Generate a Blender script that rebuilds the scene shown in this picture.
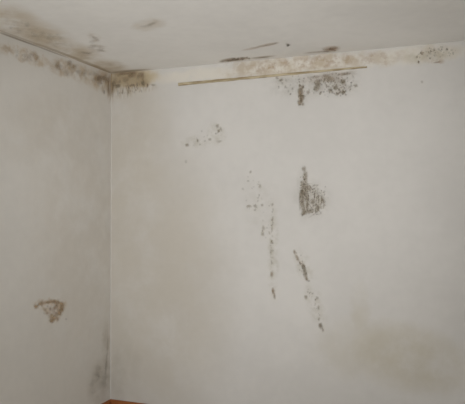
import bpy, bmesh, math, random
from mathutils import Vector, Matrix

for o in list(bpy.data.objects):
    bpy.data.objects.remove(o)
scene = bpy.context.scene
COL = scene.collection
rnd = random.Random(7)

# ------------------------------------------------------------------ room size
RX, RY, RZ = 3.7, 4.75, 2.5          # room: x 0..RX, y -RY..0, z 0..RZ ; seen corner at the origin
# ------------------------------------------------------------------ camera
W, H, F = 465, 404, 615.0
YAW, PITCH, ROLL = math.radians(21.2), math.radians(0.75), math.radians(0.0)
CAM = Vector((2.48, -3.91, 1.49))
cd = bpy.data.cameras.new('camera')
cam = bpy.data.objects.new('camera', cd)
COL.objects.link(cam)
cd.sensor_fit = 'HORIZONTAL'
cd.sensor_width = 36.0
cd.lens = F * 36.0 / W
cd.clip_start = 0.02
CROT = (Matrix.Rotation(YAW, 3, 'Z') @ Matrix.Rotation(math.pi / 2 + PITCH, 3, 'X') @ Matrix.Rotation(ROLL, 3, 'Z'))
cam.location = CAM
cam.rotation_euler = CROT.to_euler()
scene.camera = cam
scene.cycles.transparent_max_bounces = 96     # thin soft-edged mould colonies overlap

# ------------------------------------------------------------------ daylight and exposure
world = bpy.data.worlds.new('overcast_sky')
scene.world = world
world.use_nodes = True
bg = world.node_tree.nodes['Background']
bg.inputs['Color'].default_value = (0.80, 0.88, 1.0, 1)
bg.inputs['Strength'].default_value = 0.6


def window_light(name, loc, rot, sx, sy, power, colour):
    ld = bpy.data.lights.new(name, 'AREA')
    ld.shape = 'RECTANGLE'
    ld.size, ld.size_y = sx, sy
    ld.energy = power
    ld.color = colour
    lo = bpy.data.objects.new(name, ld)
    lo.location, lo.rotation_euler = loc, rot
    COL.objects.link(lo)
    return lo


WX0, WX1, WZ0, WZ1 = 0.50, 2.10, 0.95, 2.15     # window in the wall behind the camera
window_light('window_daylight', ((WX0 + WX1) / 2, -RY - 0.02, (WZ0 + WZ1) / 2), (math.radians(90), 0, 0),
             WX1 - WX0 - 0.1, WZ1 - WZ0 - 0.1, 55, (0.915, 0.955, 1.0))
# the camera's own flash, a hand's width above the lens
fd = bpy.data.lights.new('camera_flash', 'SPOT')
fd.energy = 172
fd.color = (0.985, 0.99, 1.0)
fd.spot_size = math.radians(54)
fd.spot_blend = 1.0
fd.shadow_soft_size = 0.03
fo = bpy.data.objects.new('camera_flash', fd)
fo.location = CAM + Vector((0.02, -0.02, 0.07))
fo.rotation_euler = (Vector((0.92, 0.0, 1.78)) - fo.location).to_track_quat('-Z', 'Y').to_euler()
COL.objects.link(fo)
vs = scene.view_settings
vs.view_transform = 'Standard'
vs.look = 'None'
vs.exposure = 0.0
vs.gamma = 1.0
vs.use_curve_mapping = False


# ------------------------------------------------------------------ pixel -> point on the room's surfaces
def ray(px, py):
    d = Vector(((px - W / 2) / F, -(py - H / 2) / F, -1.0))
    return CROT @ d


def on_right(px, py):       # wall y = 0, gives (x, z)
    d = ray(px, py)
    t = -CAM.y / d.y
    p = CAM + d * t
    return (p.x, p.z)


def on_left(px, py):        # wall x = 0, gives (y, z)
    d = ray(px, py)
    t = -CAM.x / d.x
    p = CAM + d * t
    return (p.y, p.z)


def on_ceil(px, py):        # ceiling z = RZ, gives (x, y)
    d = ray(px, py)
    t = (RZ - CAM.z) / d.z
    p = CAM + d * t
    return (p.x, p.y)


SURF = {'right': on_right, 'left': on_left, 'ceil': on_ceil}


# ------------------------------------------------------------------ helpers
def tag(o, label=None, cat=None, group=None, kind=None):
    if label: o['label'] = label
    if cat: o['category'] = cat
    if group: o['group'] = group
    if kind: o['kind'] = kind
    return o


def obj(name, bm, mat, parent=None):
    me = bpy.data.meshes.new(name)
    bm.normal_update()
    bm.to_mesh(me)
    bm.free()
    o = bpy.data.objects.new(name, me)
    me.materials.append(mat)
    COL.objects.link(o)
    if parent: o.parent = parent
    return o


def box(bm, lo, hi):
    v = [bm.verts.new((x, y, z)) for x in (lo[0], hi[0]) for y in (lo[1], hi[1]) for z in (lo[2], hi[2])]
    for q in ((0, 1, 3, 2), (4, 6, 7, 5), (0, 4, 5, 1), (2, 3, 7, 6), (0, 2, 6, 4), (1, 5, 7, 3)):
        bm.faces.new([v[i] for i in q])


def box_obj(name, lo, hi, mat, parent=None, bevel=0.0):
    bm = bmesh.new()
    box(bm, lo, hi)
    if bevel:
        bmesh.ops.bevel(bm, geom=bm.edges[:], offset=bevel, segments=2, affect='EDGES', profile=0.5)
    return obj(name, bm, mat, parent)


class NT:
    """small node-tree builder"""
    def __init__(self, name, rough=0.9):
        self.m = bpy.data.materials.new(name)
        self.m.use_nodes = True
        self.t = self.m.node_tree
        self.b = self.t.nodes['Principled BSDF']
        self.b.inputs['Roughness'].default_value = rough
        self.b.inputs['Specular IOR Level'].default_value = 0.25

    def n(self, typ, **kw):
        nd = self.t.nodes.new(typ)
        for k, v in kw.items():
            setattr(nd, k, v)
        return nd

    def put(self, sock, v):
        if hasattr(v, 'is_output'):
            self.t.links.new(v, sock)
        else:
            sock.default_value = v

    def math(self, op, a, b=None, c=None, clamp=False):
        nd = self.n('ShaderNodeMath', operation=op)
        nd.use_clamp = clamp
        self.put(nd.inputs[0], a)
        if b is not None: self.put(nd.inputs[1], b)
        if c is not None: self.put(nd.inputs[2], c)
        return nd.outputs[0]

    def vmath(self, op, a, b=None):
        nd = self.n('ShaderNodeVectorMath', operation=op)
        self.put(nd.inputs[0], a)
        if b is not None: self.put(nd.inputs[1], b)
        return nd.outputs['Value' if op in ('LENGTH', 'DOT_PRODUCT') else 'Vector']

    def noise(self, vec, scale, detail=3.0, rough=0.55):
        nd = self.n('ShaderNodeTexNoise')
        self.put(nd.inputs['Vector'], vec)
        nd.inputs['Scale'].default_value = scale
        nd.inputs['Detail'].default_value = detail
        nd.inputs['Roughness'].default_value = rough
        return nd

    def mapr(self, v, a, b, c=0.0, d=1.0, smooth=True):
        nd = self.n('ShaderNodeMapRange')
        nd.interpolation_type = 'SMOOTHSTEP' if smooth else 'LINEAR'
        self.put(nd.inputs[0], v)
        for i, x in enumerate((a, b, c, d)):
            self.put(nd.inputs[i + 1], x)
        return nd.outputs[0]

    def mix(self, f, a, b):
        nd = self.n('ShaderNodeMix', data_type='RGBA')
        self.put(nd.inputs[0], f)
        self.put(nd.inputs[6], a)
        self.put(nd.inputs[7], b)
        return nd.outputs[2]


def srgb(r, g, b):
    f = lambda c: (c / 255 / 12.92) if c / 255 <= 0.04045 else ((c / 255 + 0.055) / 1.055) ** 2.4
    return (f(r), f(g), f(b), 1)


def blob_params(surf, px, py, rx, ry, ang=0.0):
    """an ellipse drawn by pixel turned into centre and two half-axes in the surface's own metres"""
    f = SURF[surf]
    c = Vector(f(px, py))
    ca, sa = math.cos(math.radians(ang)), math.sin(math.radians(ang))
    a = Vector(f(px + rx * ca, py + rx * sa)) - c
    b = Vector(f(px - ry * sa, py + ry * ca)) - c
    return c, a, b


def plaster(name, surf, base, layers, bump=0.12):
    """painted plaster with damp stains. layers: (colour, strength, noise scale, noise low, noise high, stretch, blobs)"""
    k = NT(name)
    tc = k.n('ShaderNodeTexCoord')
    sep = k.n('ShaderNodeSeparateXYZ')
    k.put(sep.inputs[0], tc.outputs['Object'])
    comb = k.n('ShaderNodeCombineXYZ')
    ax = {'right': ('X', 'Z'), 'left': ('Y', 'Z'), 'ceil': ('X', 'Y')}[surf]
    k.put(comb.inputs[0], sep.outputs[ax[0]])
    k.put(comb.inputs[1], sep.outputs[ax[1]])
    uv = comb.outputs[0]
    # paint: broad uneven tone
    n1 = k.noise(uv, 1.6, 4.0)
    n2 = k.noise(uv, 14.0, 4.0)
    t = k.math('ADD', k.math('MULTIPLY', n1.outputs['Fac'], 0.7), k.math('MULTIPLY', n2.outputs['Fac'], 0.3))
    lo = tuple(c * 0.965 for c in base[:3]) + (1,)
    hi = tuple(min(1, c * 1.03) for c in base[:3]) + (1,)
    col = k.mix(k.mapr(t, 0.35, 0.65), lo, hi)
    # ragged edges for every stain
    wob = k.noise(uv, 16.0, 4.0, 0.65)
    off = k.vmath('SUBTRACT', wob.outputs['Color'], (0.5, 0.5, 0.5))
    offs = k.n('ShaderNodeVectorMath', operation='SCALE')
    k.put(offs.inputs[0], off)
    offs.inputs['Scale'].default_value = 0.07
    wuv = k.vmath('ADD', uv, offs.outputs[0])
    for colour, strength, nscale, nlo, nhi, stretch, wobble, blobs in layers:
        total = None
        for b in blobs:
            px, py, rx, ry = b[:4]
            ang = b[4] if len(b) > 4 else 0.0
            amp = b[5] if len(b) > 5 else 1.0
            c, a, bb = blob_params(surf, px, py, rx, ry, ang)
            # inverse of the 2x2 [a b] gives the ellipse coordinates
            det = a.x * bb.y - bb.x * a.y
            i00, i01, i10, i11 = bb.y / det, -bb.x / det, -a.y / det, a.x / det
            d = k.vmath('SUBTRACT', wuv if wobble else uv, (c.x, c.y, 0))
            e1 = k.vmath('DOT_PRODUCT', d, (i00, i01, 0))
            e2 = k.vmath('DOT_PRODUCT', d, (i10, i11, 0))
            r2 = k.math('ADD', k.math('MULTIPLY', e1, e1), k.math('MULTIPLY', e2, e2))
            m = k.mapr(r2, 0.0, 1.6, amp, 0.0)
            total = m if total is None else k.math('MAXIMUM', total, m)
        mp = k.vmath('MULTIPLY', uv, (stretch[0], stretch[1], 1.0))
        nn = k.noise(mp, nscale, 5.0, 0.62)
        f = k.math('MULTIPLY', total, k.mapr(nn.outputs['Fac'], nlo, nhi))
        f = k.math('MULTIPLY', f, strength, clamp=True)
        col = k.mix(f, col, colour)
    k.put(k.b.inputs['Base Color'], col)
    bp = k.n('ShaderNodeBump')
    bp.inputs['Strength'].default_value = bump
    bp.inputs['Distance'].default_value = 0.006
    nb = k.noise(uv, 26.0, 5.0)
    k.put(bp.inputs['Height'], nb.outputs['Fac'])
    k.put(k.b.inputs['Normal'], bp.outputs[0])
    return k.m


def plain(name, c, rough=0.8):
    k = NT(name, rough)
    tc = k.n('ShaderNodeTexCoord')
    nn = k.noise(tc.outputs['Object'], 9.0, 4.0)
    lo = tuple(x * 0.9 for x in c[:3]) + (1,)
    k.put(k.b.inputs['Base Color'], k.mix(nn.outputs['Fac'], lo, c))
    return k.m


def wood(name, c1, c2, axis='X', rough=0.45):
    k = NT(name, rough)
    tc = k.n('ShaderNodeTexCoord')
    sc = {'X': (1.5, 30, 30), 'Y': (30, 1.5, 30)}[axis]
    v = k.vmath('MULTIPLY', tc.outputs['Object'], sc)
    nn = k.noise(v, 2.0, 5.0, 0.6)
    k.put(k.b.inputs['Base Color'], k.mix(k.mapr(nn.outputs['Fac'], 0.3, 0.7), c1, c2))
    return k.m


# ------------------------------------------------------------------ colours
WALL = srgb(206, 202, 196)
LEFT = srgb(219, 215, 208)
CEIL = srgb(241, 239, 235)
TAN = srgb(168, 146, 112)
BROWN = srgb(118, 98, 70)
DARK = srgb(82, 70, 50)
RUST = srgb(150, 118, 86)
OLIVE = srgb(146, 138, 108)
GREY = srgb(128, 122, 106)
CREAM = srgb(222, 214, 198)
ONE = (1, 1)

# layers: colour, strength, noise scale, lo, hi, stretch, wobble, blobs (px, py, rx, ry, angle, amp)
right_layers = [
    # yellowed band under the ceiling
    (CREAM, 0.55, 5.0, 0.2, 0.5, ONE, True, [(200, 75, 55, 7, -5), (300, 66, 90, 9, -5), (415, 55, 60, 9, -5)]),
    (TAN, 0.55, 12.0, 0.36, 0.62, ONE, True, [
        (262, 68, 42, 10, -6), (318, 62, 60, 9, -5), (370, 60, 40, 8, -6, 0.7), (430, 54, 30, 8, -6, 0.5),
        (240, 66, 16, 9, -5, 0.9)]),
    (RUST, 0.45, 22.0, 0.45, 0.62, ONE, True, [
        (275, 66, 30, 8, -5), (322, 62, 38, 8, -5), (378, 58, 26, 6, -5, 0.8), (436, 61, 8, 3, 0)]),
    # damp corner under the ceiling
    (srgb(194, 176, 138), 0.8, 9.0, 0.15, 0.40, ONE, True, [(128, 78.5, 30, 9, -5), (146, 77, 12, 8, -5)]),
    (srgb(150, 130, 96), 0.85, 8.0, 0.22, 0.60, ONE, True, [(124, 79, 26, 9, -5), (114, 80, 8, 12), (140, 82, 10, 6)]),
    (srgb(150, 130, 100), 0.6, 9.0, 0.40, 0.65, (5.0, 1.0), False, [(122, 90, 14, 9), (142, 87, 14, 5), (112, 90, 3, 14, 0, 1.0)]),
    # mould haze round the dark patches
    (GREY, 0.22, 16.0, 0.36, 0.60, ONE, True, [
        (312, 84, 44, 14, -5), (340, 82, 22, 14), (303, 92, 7, 16), (312, 200, 19, 19), (303, 192, 6, 26)]),
    (OLIVE, 0.28, 18.0, 0.36, 0.66, ONE, True, [
        (304, 266, 8, 18, -20), (315, 304, 8, 24, -18), (273, 250, 6, 46), (260, 205, 20, 28, 0, 0.35),
        (216, 134, 10, 12), (196, 142, 16, 6), (428, 55, 26, 10, -5)]),
    # broad yellowing low on the right of the wall
    (srgb(174, 162, 130), 0.45, 3.0, 0.22, 0.62, ONE, True, [
        (405, 358, 70, 32, 14), (360, 312, 10, 30, 0, .6), (350, 350, 40, 30, 0, .5), (435, 370, 40, 24)]),
    (srgb(180, 170, 152), 0.55, 2.5, 0.1, 0.6, ONE, True, [(140, 290, 90, 150), (120, 200, 60, 150)]),  # broad warmer, darker tone beside the corner
    (srgb(156, 146, 130), 0.35, 7.0, 0.3, 0.65, ONE, True, [(118, 375, 9, 30), (125, 350, 8, 18, 0, .6), (136, 368, 6, 18, 0, .5)]),
]
left_layers = [
    (srgb(188, 168, 138), 0.8, 9.0, 0.36, 0.64, ONE, True, [
        (22, 54, 24, 7, 16), (38, 60, 14, 6, 16), (66, 69, 18, 8, 18), (88, 76, 20, 9, 18), (102, 80, 12, 10)]),
    (srgb(162, 138, 108), 0.42, 16.0, 0.42, 0.64, ONE, True, [
        (28, 57, 12, 6, 16), (62, 68, 14, 7, 18), (80, 73, 12, 8, 18), (100, 80, 12, 7, 10), (8, 50, 8, 4, 16)]),
    # crack along the ceiling
    (BROWN, 0.6, 6.0, 0.2, 0.42, ONE, False, [(20, 40, 26, 1.0, 20), (50, 51, 20, .9, 20.5, .8)]),
    (srgb(150, 128, 98), 0.7, 9.0, 0.36, 0.6, (5.0, 1.0), False, [(105, 85, 5, 9, 0, .6), (109, 88, 2.4, 14)]),
    (srgb(180, 154, 120), 0.6, 18.0, 0.34, 0.60, ONE, True, [(39, 306, 6, 4), (50, 302, 11, 3.5), (61, 307, 5, 8, 15), (54, 318, 6, 5, -30), (46, 311, 5, 3, 40)]),
    (srgb(154, 142, 124), 0.42, 7.0, 0.30, 0.64, ONE, True, [(101, 380, 11, 22, 15), (106, 350, 4, 30)]),
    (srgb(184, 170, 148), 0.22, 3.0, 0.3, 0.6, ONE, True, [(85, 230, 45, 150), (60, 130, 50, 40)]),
]
ceil_layers = [
    (srgb(194, 176, 146), 0.7, 4.0, 0.22, 0.66, ONE, True, [
        (12, 22, 32, 15, 20), (44, 38, 34, 13, 20), (78, 54, 28, 9, 20), (104, 66, 24, 7, 10), (148, 25, 17, 6, -8, 0.5)]),
    (srgb(164, 144, 114), 0.36, 9.0, 0.38, 0.68, ONE, True, [
        (30, 32, 22, 7, 20), (58, 44, 16, 7, 20), (95, 38, 7, 4, 20), (99, 49, 11, 4, 10), (84, 54, 12, 4, 20),
        (152, 23, 7, 3, -15, 0.7), (112, 66, 14, 3.5)]),
    (srgb(158, 138, 108), 0.7, 9.0, 0.2, 0.42, ONE, False, [(24, 39.5, 36, 1.0, 20, .6), (64, 54, 34, 1.2, 20.5, .8), (96, 67.5, 20, 2.2, 22),
                                                (128, 71.5, 22, 1.6, -5)]),
    (srgb(140, 120, 92), 0.75, 9.0, 0.26, 0.56, ONE, False, [(234, 59.4, 14, 1.9, -6), (262, 57.2, 14, 1.0, -6, .7), (332, 50, 8, 2.0, -6, .4),
                                                (318, 52, 14, 1.0, -5, .6)]),
    (srgb(176, 148, 118), 0.6, 9.0, 0.25, 0.5, ONE, False, [(267, 45, 12, 1.5, -12, .6), (331, 48.5, 9, 2.6, -5, .8), (252, 48.5, 10, 1.2, -10, .6)]),
]
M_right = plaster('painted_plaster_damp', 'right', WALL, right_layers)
M_left = plaster('painted_plaster_side', 'left', LEFT, left_layers)
M_ceil = plaster('ceiling_paint', 'ceil', CEIL, ceil_layers)
M_wall = plain('painted_plaster_plain', WALL, 0.9)
M_skirt = wood('varnished_wood', srgb(128, 74, 38), srgb(160, 98, 54), 'X', 0.4)
M_skirt_y = wood('varnished_wood_side', srgb(128, 74, 38), srgb(160, 98, 54), 'Y', 0.4)
M_floor = wood('floor_wood', srgb(184, 172, 156), srgb(206, 196, 182), 'Y', 0.5)
M_white = plain('white_gloss', srgb(232, 230, 224), 0.4)
k = NT('corner_filler', 0.9)
tc = k.n('ShaderNodeTexCoord')
sz = k.n('ShaderNodeSeparateXYZ')
k.put(sz.inputs[0], tc.outputs['Object'])
nz = k.noise(tc.outputs['Object'], 30.0, 3.0)
st = k.mapr(k.math('ADD', sz.outputs['Z'], k.math('MULTIPLY', nz.outputs['Fac'], 0.08)), 2.33, 2.46, 0.0, 0.9)
k.put(k.b.inputs['Base Color'], k.mix(st, srgb(200, 195, 187), srgb(146, 126, 94)))
M_bead = k.m

# ------------------------------------------------------------------ the setting
T = 0.12
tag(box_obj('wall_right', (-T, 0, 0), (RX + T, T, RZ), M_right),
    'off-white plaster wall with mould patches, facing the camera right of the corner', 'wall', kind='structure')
tag(box_obj('wall_left', (-T, -RY, 0), (0, 0, RZ), M_left),
    'off-white plaster wall with a small brown patch, left of the corner', 'wall', kind='structure')
tag(box_obj('ceiling', (-T, -RY - T, RZ), (RX + T, T, RZ + T), M_ceil),
    'pale ceiling with brown damp stains above both walls', 'ceiling', kind='structure')
tag(box_obj('wall_side', (RX, -RY, 0), (RX + T, 0, RZ), M_wall),
    'plain off-white wall opposite the left wall, out of view', 'wall', kind='structure')
bm = bmesh.new()
for lo, hi in (((-T, -RY - T, 0), (WX0, -RY, RZ)), ((WX1, -RY - T, 0), (RX + T, -RY, RZ)),
               ((WX0, -RY - T, 0), (WX1, -RY, WZ0)), ((WX0, -RY - T, WZ1), (WX1, -RY, RZ))):
    box(bm, lo, hi)
tag(obj('wall_back', bm, M_wall), 'plain off-white wall with the window, behind the camera', 'wall', kind='structure')
# floor of boards
fl = tag(box_obj('floor', (-T, -RY - T, -0.14), (RX + T, T, -0.02), M_floor), 'pale wooden board floor', 'floor', kind='structure')
bw = RX / 26
for i in range(26):
    box_obj('floor_board', (i * bw + 0.001, -RY, -0.02), ((i + 1) * bw - 0.001, 0, 0.0), M_floor, fl)
# window behind the camera
fr = bpy.data.objects.new('window_1', None)
fr.location = ((WX0 + WX1) / 2, -RY - 0.06, WZ0)
COL.objects.link(fr)
tag(fr, 'white framed casement window in the wall behind the camera', 'window', kind='structure')
hw, hh, fw = (WX1 - WX0) / 2, WZ1 - WZ0, 0.055
for lo, hi in (((-hw, -0.03, 0), (-hw + fw, 0.03, hh)), ((hw - fw, -0.03, 0), (hw, 0.03, hh)),
               ((-hw + fw, -0.03, 0), (hw - fw, 0.03, fw)), ((-hw + fw, -0.03, hh - fw), (hw - fw, 0.03, hh)),
               ((-0.03, -0.03, fw), (0.03, 0.03, hh - fw))):
    box_obj('window_frame', lo, hi, M_white, fr, 0.004)
gm = NT('window_glass', 0.05)
tr = gm.n('ShaderNodeBsdfTransparent')
gl = gm.n('ShaderNodeBsdfGlossy')
gl.inputs['Roughness'].default_value = 0.02
mx = gm.n('ShaderNodeMixShader')
mx.inputs[0].default_value = 0.06
gm.put(mx.inputs[1], tr.outputs[0])
gm.put(mx.inputs[2], gl.outputs[0])
gm.put(gm.t.nodes['Material Output'].inputs['Surface'], mx.outputs[0])
for s in (-1, 1):
    a, b = sorted((s * 0.03, s * (hw - fw)))
    box_obj('pane', (a, -0.004, fw), (b, 0.004, hh - fw), gm.m, fr)
box_obj('window_sill', (-hw - 0.05, 0.0601, -0.035), (hw + 0.05, 0.20, 0.0), M_white, fr, 0.006)


# skirting boards with a rounded top edge
def skirting(name, length, mat, label):
    prof = [(0, 0), (0.018, 0), (0.018, 0.082), (0.015, 0.092), (0.010, 0.098), (0.0, 0.100)]
    bm = bmesh.new()
    r0 = [bm.verts.new((0, -d, z)) for d, z in prof]
    r1 = [bm.verts.new((length, -d, z)) for d, z in prof]
    n = len(prof)
    for i in range(n):
        bm.faces.new((r0[i], r0[(i + 1) % n], r1[(i + 1) % n], r1[i]))
    bm.faces.new(r0[::-1]); bm.faces.new(r1)
    bmesh.ops.recalc_face_normals(bm, faces=bm.faces[:])
    return tag(obj(name, bm, mat), label, 'baseboard', kind='structure')


skirting('baseboard_right', RX, M_skirt, 'orange-brown wooden baseboard under the mouldy right wall')
b = skirting('baseboard_left', RY - 0.018, M_skirt, 'orange-brown wooden baseboard under the left wall')
b.location = (0, -RY, 0)
b.rotation_euler = (0, 0, math.radians(90))

# filler bead in the vertical corner
bm = bmesh.new()
R = 0.006
prof = [(0, 0)] + [(R - R * math.sin(a), -(R - R * math.cos(a))) for a in [i * math.pi / 10 for i in range(6)]]
r0 = [bm.verts.new((x, y, 0.10)) for x, y in prof]
r1 = [bm.verts.new((x, y, RZ)) for x, y in prof]
for i in range(len(prof)):
    j = (i + 1) % len(prof)
    bm.faces.new((r0[i], r0[j], r1[j], r1[i]))
bm.faces.new(r0[::-1]); bm.faces.new(r1)
bmesh.ops.recalc_face_normals(bm, faces=bm.faces[:])
tag(obj('trim_1', bm, M_bead), 'thin pale filler bead running down the corner between the two walls', 'trim', kind='structure')

# thin stained lath under the ceiling on the right wall
k = NT('stained_lath', 0.8)
tc = k.n('ShaderNodeTexCoord')
v = k.vmath('MULTIPLY', tc.outputs['Object'], (6, 1, 30))
nn = k.noise(v, 1.6, 4.0)
k.put(k.b.inputs['Base Color'], k.mix(k.mapr(nn.outputs['Fac'], 0.35, 0.62), srgb(150, 134, 104), srgb(192, 178, 150)))
M_lath = k.m
bm = bmesh.new()
N = 40
rings = []
for i in range(N + 1):
    s = i / N
    px = 178.5 + (367 - 178.5) * s
    py = 84.4 + (67.0 - 84.4) * s
    x, z = on_right(px, py)
    hgt = 0.021 - 0.010 * s + rnd.uniform(-.0012, .0012)
    dep = 0.009 - 0.002 * s
    z += rnd.uniform(-.001, .001)
    rings.append([bm.verts.new(p) for p in ((x, 0.001, z - hgt / 2), (x, -dep, z - hgt / 2 + 0.001), (x, -dep * 0.6, z + hgt / 2), (x, 0.001, z + hgt / 2 + 0.002))])
for a, b2 in zip(rings[:-1], rings[1:]):
    for i in range(4):
        j = (i + 1) % 4
        bm.faces.new((a[i], a[j], b2[j], b2[i]))
bm.faces.new(rings[0][::-1]); bm.faces.new(rings[-1])
bmesh.ops.recalc_face_normals(bm, faces=bm.faces[:])
tag(obj('trim_2', bm, M_lath), 'thin tan stained strip running under the ceiling on the right wall', 'trim', kind='structure')

# ------------------------------------------------------------------ mould growth: low soft-edged colonies standing on the plaster
k = NT('mould_growth', 0.95)
at = k.n('ShaderNodeAttribute', attribute_name='tone')
al = k.n('ShaderNodeAttribute', attribute_name='cover')
sepc = at.outputs['Color']
k.put(k.b.inputs['Base Color'], sepc)
k.put(k.b.inputs['Alpha'], al.outputs['Fac'])
M_mould = k.m


COVER = 0.82


def mould(name, label, surf, specks, cat='mould patch', group=None, kind='stuff'):
    """specks: (px, py, rx px, ry px, angle, colour, cover)"""
    verts, faces, tone, cover = [], [], [], []
    for (px, py, rx, ry, ang, colr, cov) in specks:
        c, a, b = blob_params(surf, px, py, rx, ry, ang)
        h = rnd.uniform(0.0008, 0.0018)
        n0 = len(verts)
        K = 9

        def put(u, v, hh):
            if surf == 'right': verts.append((u, -hh, v))
            elif surf == 'left': verts.append((hh, u, v))
            else: verts.append((u, v, RZ - hh))
        put(c.x, c.y, h); cover.append(cov * COVER); tone.append(colr)
        for ring, rr, hh, cc in ((0, 0.55, h * 0.8, cov * COVER * 0.8), (1, 1.45, 0.0002, 0.0)):
            for i in range(K):
                t = 2 * math.pi * i / K
                q = rr * rnd.uniform(0.7, 1.3)
                p = c + a * (q * math.cos(t)) + b * (q * math.sin(t))
                put(p.x, p.y, hh); cover.append(cc); tone.append(colr)
        for i in range(K):
            j = (i + 1) % K
            faces.append((n0, n0 + 1 + i, n0 + 1 + j))
            faces.append((n0 + 1 + i, n0 + 1 + K + i, n0 + 1 + K + j, n0 + 1 + j))
    me = bpy.data.meshes.new(name)
    me.from_pydata(verts, [], faces)
    me.color_attributes.new('tone', 'FLOAT_COLOR', 'POINT')
    me.attributes.new('cover', 'FLOAT', 'POINT')
    ta, ca = me.attributes['tone'], me.attributes['cover']
    for i in range(len(verts)):
        ta.data[i].color = tone[i]
        ca.data[i].value = cover[i]
    for p in me.polygons: p.use_smooth = True
    bm = bmesh.new(); bm.from_mesh(me)
    bmesh.ops.recalc_face_normals(bm, faces=bm.faces[:])
    room = {'right': Vector((0, -1, 0)), 'left': Vector((1, 0, 0)), 'ceil': Vector((0, 0, -1))}[surf]
    for f in bm.faces:
        if f.normal.dot(room) < 0: f.normal_flip()
    bm.to_mesh(me); bm.free()
    me.materials.append(M_mould)
    o = bpy.data.objects.new(name, me)
    COL.objects.link(o)
    return tag(o, label, cat, group, kind)


MG = srgb(158, 146, 126)      # grey mould
MD = srgb(132, 118, 96)       # dark mould
MB = srgb(162, 138, 108)     # brown
MO = srgb(168, 155, 130)     # olive
MR = srgb(172, 140, 110)     # reddish


def scatter(px, py, rx, ry, n, size, cols, cov, ang=0.0, tall=1.0, power=0.6):
    out = []
    ca, sa = math.cos(math.radians(ang)), math.sin(math.radians(ang))
    for _ in range(n):
        t = rnd.uniform(0, 2 * math.pi)
        r = rnd.random() ** power
        u, v = rx * r * math.cos(t), ry * r * math.sin(t)
        s = rnd.uniform(*size)
        out.append((px + u * ca - v * sa, py + u * sa + v * ca, s, s * tall * rnd.uniform(0.8, 1.5), rnd.uniform(-25, 25),
                    rnd.choice(cols), rnd.uniform(*cov)))
    return out


# 1. patch under the strip
sp = [(300, 92, 2.2, 4.5, 0, MG, .8), (301.5, 98, 2.0, 5, 0, MD, .7), (299.5, 103, 2, 3, 0, MG, .8), (302, 88, 1.6, 3, 0, MG, .6),
      (318, 84, 2.4, 4, 0, MG, .7), (316, 88, 2.2, 2.5, 0, MG, .6), (329, 79, 3.4, 2.2, 0, MG, .7), (326, 76, 4, 1.8, 0, MG, .6),
      (342.5, 82, 2.6, 2.4, 0, MD, .7), (336, 88, 2.2, 2, 0, MD, .65), (342.5, 92.5, 2.4, 1.8, 0, MD, .6), (337, 94, 1.6, 1.6, 0, MG, .6),
      (356, 85.7, 2, 1.6, 0, MG, .6), (281, 80, 2, 1.5, 0, MG, .6), (277, 78, 1.6, 1.4, 0, MG, .5), (308, 92.5, 1.8, 1.8, 0, MG, .6),
      (344, 74, 4, 1.4, -5, MG, .5), (315, 77, 5, 1.2, -5, MG, .5)]
sp += [(331, 78, 11, 4.5, -4, MB, .3), (312, 80, 12, 4, -4, MB, .2), (339, 86, 9, 8, 0, MG, .22), (318, 85, 5, 7, 0, MG, .22), (301, 96, 3.4, 10, 0, MB, .3),
       (347, 73.5, 9, 2, -5, MB, .3), (283, 80, 10, 4, -4, MO, .18)]
sp += scatter(320, 84, 42, 13, 90, (0.5, 1.1), [MG, MO, MG, MD], (.2, .55), -4)
sp += scatter(334, 86, 18, 13, 60, (0.5, 1.2), [MG, MD], (.25, .6))
sp += scatter(301, 96, 4, 12, 25, (0.5, 1.2), [MG, MD], (.3, .6))
mould('mould_patch', 'grey-brown speckled mould hanging below the thin strip under the ceiling', 'right', sp)
# 2. patch in the middle of the right wall
sp = [(304, 169, 1.8, 3, 0, MG, .5), (305.5, 176, 2, 5, 0, MG, .6), (303, 186, 1.8, 6, 0, MG, .6), (302, 195, 2.2, 5, 0, MD, .65),
      (302.5, 204, 2.2, 6, 0, MG, .65), (304.5, 212.5, 3, 2.6, 0, MD, .7), (311, 211, 3, 2.2, -20, MG, .55), (318, 208, 3, 2, -35, MG, .5),
      (313, 202, 2.2, 2, 0, MG, .55), (322, 200, 2.2, 3.2, 20, MG, .45), (309, 187, 1.6, 2.4, 0, MG, .45)]
for i in range(26):       # hatch of fine vertical and slanting threads
    x = rnd.uniform(305, 325)
    y = rnd.uniform(186 + abs(x - 310) * 0.5, 213 - abs(x - 308) * 0.25)
    sp.append((x, y, 0.7, rnd.uniform(2, 4.5), rnd.choice((0, 5, -35, 12)), rnd.choice((MG, MD)), rnd.uniform(.35, .6)))
sp += [(306.5, 186, 1.3, 7, 0, MG, .5), (307, 198, 1.2, 7, 0, MG, .5), (307.5, 208, 1.3, 5, 0, MG, .5), (300, 200, 1.3, 8, 0, MG, .45)]
for i in range(12):
    y = 184 + i * 2.5
    sp.append((306 + rnd.uniform(-1, 1), y, rnd.uniform(3, 5), 0.6, rnd.uniform(-12, 4), MG, rnd.uniform(.14, .3)))
    sp.append((314 + rnd.uniform(-4, 5), y + 3, rnd.uniform(3, 5), 0.7, rnd.uniform(-40, -15), MG, rnd.uniform(.12, .28)))
sp += [(313, 200, 10, 12, 0, MG, .12), (304, 194, 4.5, 20, 0, MG, .14)]
sp += scatter(313, 200, 15, 16, 60, (0.5, 1.1), [MG, MD, MO], (.2, .5))
sp += scatter(303, 192, 3, 24, 45, (0.5, 1.2), [MG, MD], (.25, .6))
sp += scatter(320, 196, 9, 15, 30, (0.4, .9), [MG, MO], (.2, .45))
mould('mould_patch', 'dense dark grey mould patch in the middle of the right wall', 'right', sp)
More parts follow.
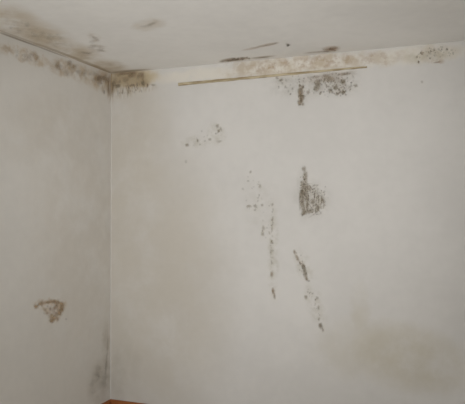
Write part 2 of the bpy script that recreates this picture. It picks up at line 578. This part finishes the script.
# 3. slanting run below it
sp = [(294.5, 252, 1.3, 2.2, -20, MB, .6), (297.5, 258, 1.4, 4, -28, MB, .6), (300, 263, 1.2, 2, 0, MB, .5), (303.5, 267, 2.4, 3.4, -15, MD, .75),
      (305.5, 274, 1.8, 4.5, -12, MD, .7), (307, 279, 1.2, 2, 0, MB, .5), (306, 297, 1.8, 2, 0, MO, .6), (317, 298, 1.5, 1.5, 0, MO, .5),
      (318.5, 308, 1.1, 2, 0, MO, .5), (320.5, 325.5, 1.9, 2.8, -20, MD, .75), (323, 330, 1.2, 1.6, 0, MB, .5), (319, 319, 1, 2, 0, MO, .5),
      (309, 281, 1, 1, 0, MG, .5)]
sp += scatter(302, 266, 4, 15, 20, (0.4, .8), [MB, MO], (.25, .5), -20)
sp += scatter(314, 304, 3, 22, 20, (0.4, .8), [MO, MB], (.2, .45), -18)
mould('mould_patch', 'slanting run of brown mould flecks below the dense middle patch', 'right', sp)
# 4. thin vertical trickle left of it
sp = [(262.6, 234, 1.6, 2, 0, MO, .55), (271.6, 242, 1.3, 2, 0, MO, .55), (271.6, 274.5, 1.4, 2.8, 0, MB, .6), (273, 291, 1.5, 3, 0, MB, .75),
      (274.5, 296, 1.3, 2.4, -15, MB, .65), (271.5, 262, .9, 2, 0, MO, .4), (271, 252, .9, 3, 0, MO, .35), (272.6, 219, 1, 3, 0, MO, .45),
      (272, 229, 1, 3, 0, MO, .4), (263.5, 228, 1.4, 2.4, 0, MO, .45)]
sp += scatter(272, 235, 1.8, 38, 24, (0.5, .9), [MO], (.15, .35))
sp += scatter(268, 225, 8, 16, 10, (0.5, 1.0), [MO], (.12, .3))
mould('mould_patch', 'thin vertical trickle of mould flecks left of the slanting run', 'right', sp)
sp = [(250.6, 172, 1.4, 1.4, 0, MO, .45), (260, 186, 1.3, 1.6, 0, MO, .45), (249, 206, 2.4, 1.3, 0, MO, .5), (255, 206, 1.8, 1.6, 0, MG, .5),
      (262, 205, 1.2, 1.4, 0, MO, .5), (272.6, 204.5, 1.3, 1.6, 0, MO, .45), (248, 181, 1.3, .9, 0, MO, .35), (255, 210, 1, 1, 0, MG, .45)]
sp += scatter(258, 194, 16, 24, 22, (0.5, 1.1), [MO], (.12, .3))
mould('mould_patch', 'faint scattered mould flecks left of the dense middle patch', 'right', sp)
# 5. flecks upper left of the right wall
sp = [(217.5, 126, 1.4, 2.2, 0, MG, .55), (218.5, 131, 1.6, 1.8, 0, MO, .65), (221, 129, 1, 2.4, -20, MG, .45), (216, 133.5, 1, 1, 0, MG, .5),
      (187, 145, 2, 1.6, 0, MO, .65), (197.5, 140.6, 1.3, 2, 0, MO, .5), (210, 139.6, 1.5, 1.6, 0, MO, .5), (219.5, 141.5, 2.4, 1.4, 0, MO, .4),
      (186, 162, 1.2, 1.6, 0, MO, .3), (205, 141, 1, 1, 0, MO, .35)]
sp += scatter(206, 138, 18, 8, 14, (0.4, .8), [MO, MG], (.12, .4), -12)
mould('mould_patch', 'small olive mould flecks on the upper left of the right wall', 'right', sp)
# 6. specks at the upper right
sp = [(418.6, 62, 1.0, 1.4, 0, MD, .95), (417, 57, 1.2, 1.2, 0, MO, .6), (422, 53, 1.4, 2.4, 0, MB, .4), (437, 62.4, 4.2, .9, -5, MR, .55),
      (422, 81.7, 1.3, 1.3, 0, MR, .35), (430, 53, 1.4, 2, 15, MG, .4), (434, 50, 1.2, 2, 15, MG, .4), (447, 50, 1.2, 1.3, 0, MG, .4), (453, 53, 1, 1, 0, MG, .4)]
sp += scatter(436, 53, 20, 6, 55, (0.4, .9), [MG, MO, MB], (.2, .5), -4)
mould('mould_patch', 'fine dark specks under the ceiling at the far right', 'right', sp)
# 7. corner growth
sp = [(118, 86, 3, 1.5, -5, MD, .6), (143.5, 83.5, 2.2, 2, 0, MD, .6), (131, 85.5, 4, 1.1, -5, MB, .5), (114, 84, 2, 3, 0, MD, .5),
      (128, 73.5, 8, 1.3, -5, MB, .6), (153, 85, 2, 1, 0, MO, .5), (128, 92, .9, 4, 0, MO, .5), (123, 91, .8, 3, 0, MO, .45), (118, 93, .8, 3, 0, MO, .4),
      (135, 88, .8, 2.5, 0, MO, .4), (112.4, 91, 1.2, 7, 0, MB, .55), (142.5, 77, 1.2, 5, 0, MB, .4)]
sp += scatter(126, 79, 20, 6, 40, (1.2, 2.6), [MB, MO, MB], (.08, .28), -5)
sp += scatter(130, 88, 20, 5, 40, (0.4, .8), [MO, MB], (.2, .5), -5, 2.2)
mould('mould_patch', 'brown damp mould band in the upper corner on the right wall', 'right', sp)
# 8. left wall band
sp = scatter(28, 56, 16, 5, 26, (1.0, 2.4), [MB, MR, MO], (.05, .18), 17)
sp += scatter(76, 71, 28, 7, 50, (1.2, 2.8), [MB, MR, MO], (.05, .17), 18)
sp += scatter(103, 80, 6, 6, 24, (1.0, 2.0), [MB], (.08, .28))
sp += [(104, 92, 1.1, 2.4, 0, MB, .5), (108.5, 88, 1.0, 7, 0, MB, .5), (58, 67, 3, 3, 0, MB, .3), (66, 73, 2, 2.4, 0, MB, .25), (100, 78, 5, 3.5, 0, MB, .3)]
mould('mould_patch', 'brown mottled damp band under the ceiling on the left wall', 'left', sp)
# 9. brown patch on the left wall
BP = srgb(192, 168, 136)
sp = [(36, 306.5, 2.4, 2, 0, BP, .75), (40, 304, 3, 1.6, -20, BP, .7), (47, 302.5, 4, 1.5, 0, BP, .6), (55, 302, 4, 1.6, 0, BP, .6), (61, 303.5, 3, 2, 20, BP, .7),
      (62, 308, 2, 4, 0, BP, .6), (59, 313, 2.4, 3, 20, BP, .7), (54, 318, 3, 2.6, -30, BP, .75), (51.5, 321, 2.4, 2, 0, BP, .75), (57.5, 319, 1.6, 2, 0, BP, .6),
      (45, 310, 2, 1.6, 30, BP, .5), (47, 313, 1.8, 1.4, 0, BP, .4), (66, 319, 1, 1, 0, MG, .35), (52, 315, 1.5, 1.4, 0, BP, .4)]
sp += scatter(52, 308, 12, 9, 40, (0.9, 2.0), [BP, MR], (.12, .4), 10, 1.0, 0.4)
mould('mould_patch', 'small curled tan-brown patch low on the left wall', 'left', sp)
# 10. ceiling
sp = [(152, 23.5, 3.5, 1.2, -18, MO, .4), (146, 26, 5, 1.2, -5, MO, .2), (96, 38.5, 4, 1.4, 20, MR, .22), (101, 50.5, 5, 1, 8, MR, .3), (86, 53, 5, 1, 12, MR, .3), (92, 36, 3, 1.2, 30, MR, .15)]
sp += scatter(40, 34, 40, 8, 40, (1.2, 3.2), [MB, MO], (.03, .11), 20, .6)
sp += scatter(94, 48, 14, 8, 12, (1.6, 3.6), [MB], (.04, .14), 20, .4)
mould('mould_patch', 'brown damp blotches on the ceiling above the left wall', 'ceil', sp)
sp = [(230, 60.5, 6, 1.1, -6, MB, .55), (240, 59, 6, 1.2, -6, MB, .6), (222, 61.5, 3, .8, -6, MB, .5), (262, 57.6, 6, .6, -5, MB, .45)]
sp += scatter(236, 59.4, 15, 1.4, 26, (0.6, 1.5), [MB, MD], (.15, .45), -6, .6)
mould('mould_patch', 'dark brown stain on the ceiling edge above the thin strip\'s left half', 'ceil', sp)
sp = [(330, 49.5, 5, 1.6, -5, MR, .3), (334, 48, 3, 1.4, -5, MR, .35), (326, 51.5, 5, .8, -5, MB, .35)]
sp += scatter(330, 49.5, 8, 2, 14, (0.8, 1.8), [MR, MB], (.08, .25), -5, .6)
mould('mould_patch', 'rust-brown stain on the ceiling edge above the speckled mould', 'ceil', sp)
mould('stain_streak', 'thin rust-coloured streak on the ceiling beside the dark round spot', 'ceil',
      [(262, 46, 5, .9, -12, MR, .28), (269, 44.6, 5, .9, -10, MR, .3), (275, 43.4, 3, .8, -10, MR, .25), (255, 47.6, 4, .8, -10, MR, .15)])
mould('mould_spot', 'single small dark round spot on the ceiling', 'ceil', [(288, 45, 1.5, 1.2, 0, srgb(84, 78, 66), .8), (288, 45, 2.4, 1.8, 0, MG, .4)], cat='spot', kind=None)
# 11. bottom of the corner
sp = scatter(100, 380, 8, 18, 40, (1.2, 3.0), [MG], (.02, .08), 15) + [(106, 366, 1.4, 9, 3, MG, .28), (107.5, 345, .9, 14, 2, MG, .2), (104, 378, 2.4, 10, 8, MG, .14)]
mould('mould_patch', 'grey smudge at the bottom of the corner above the baseboard', 'left', sp)
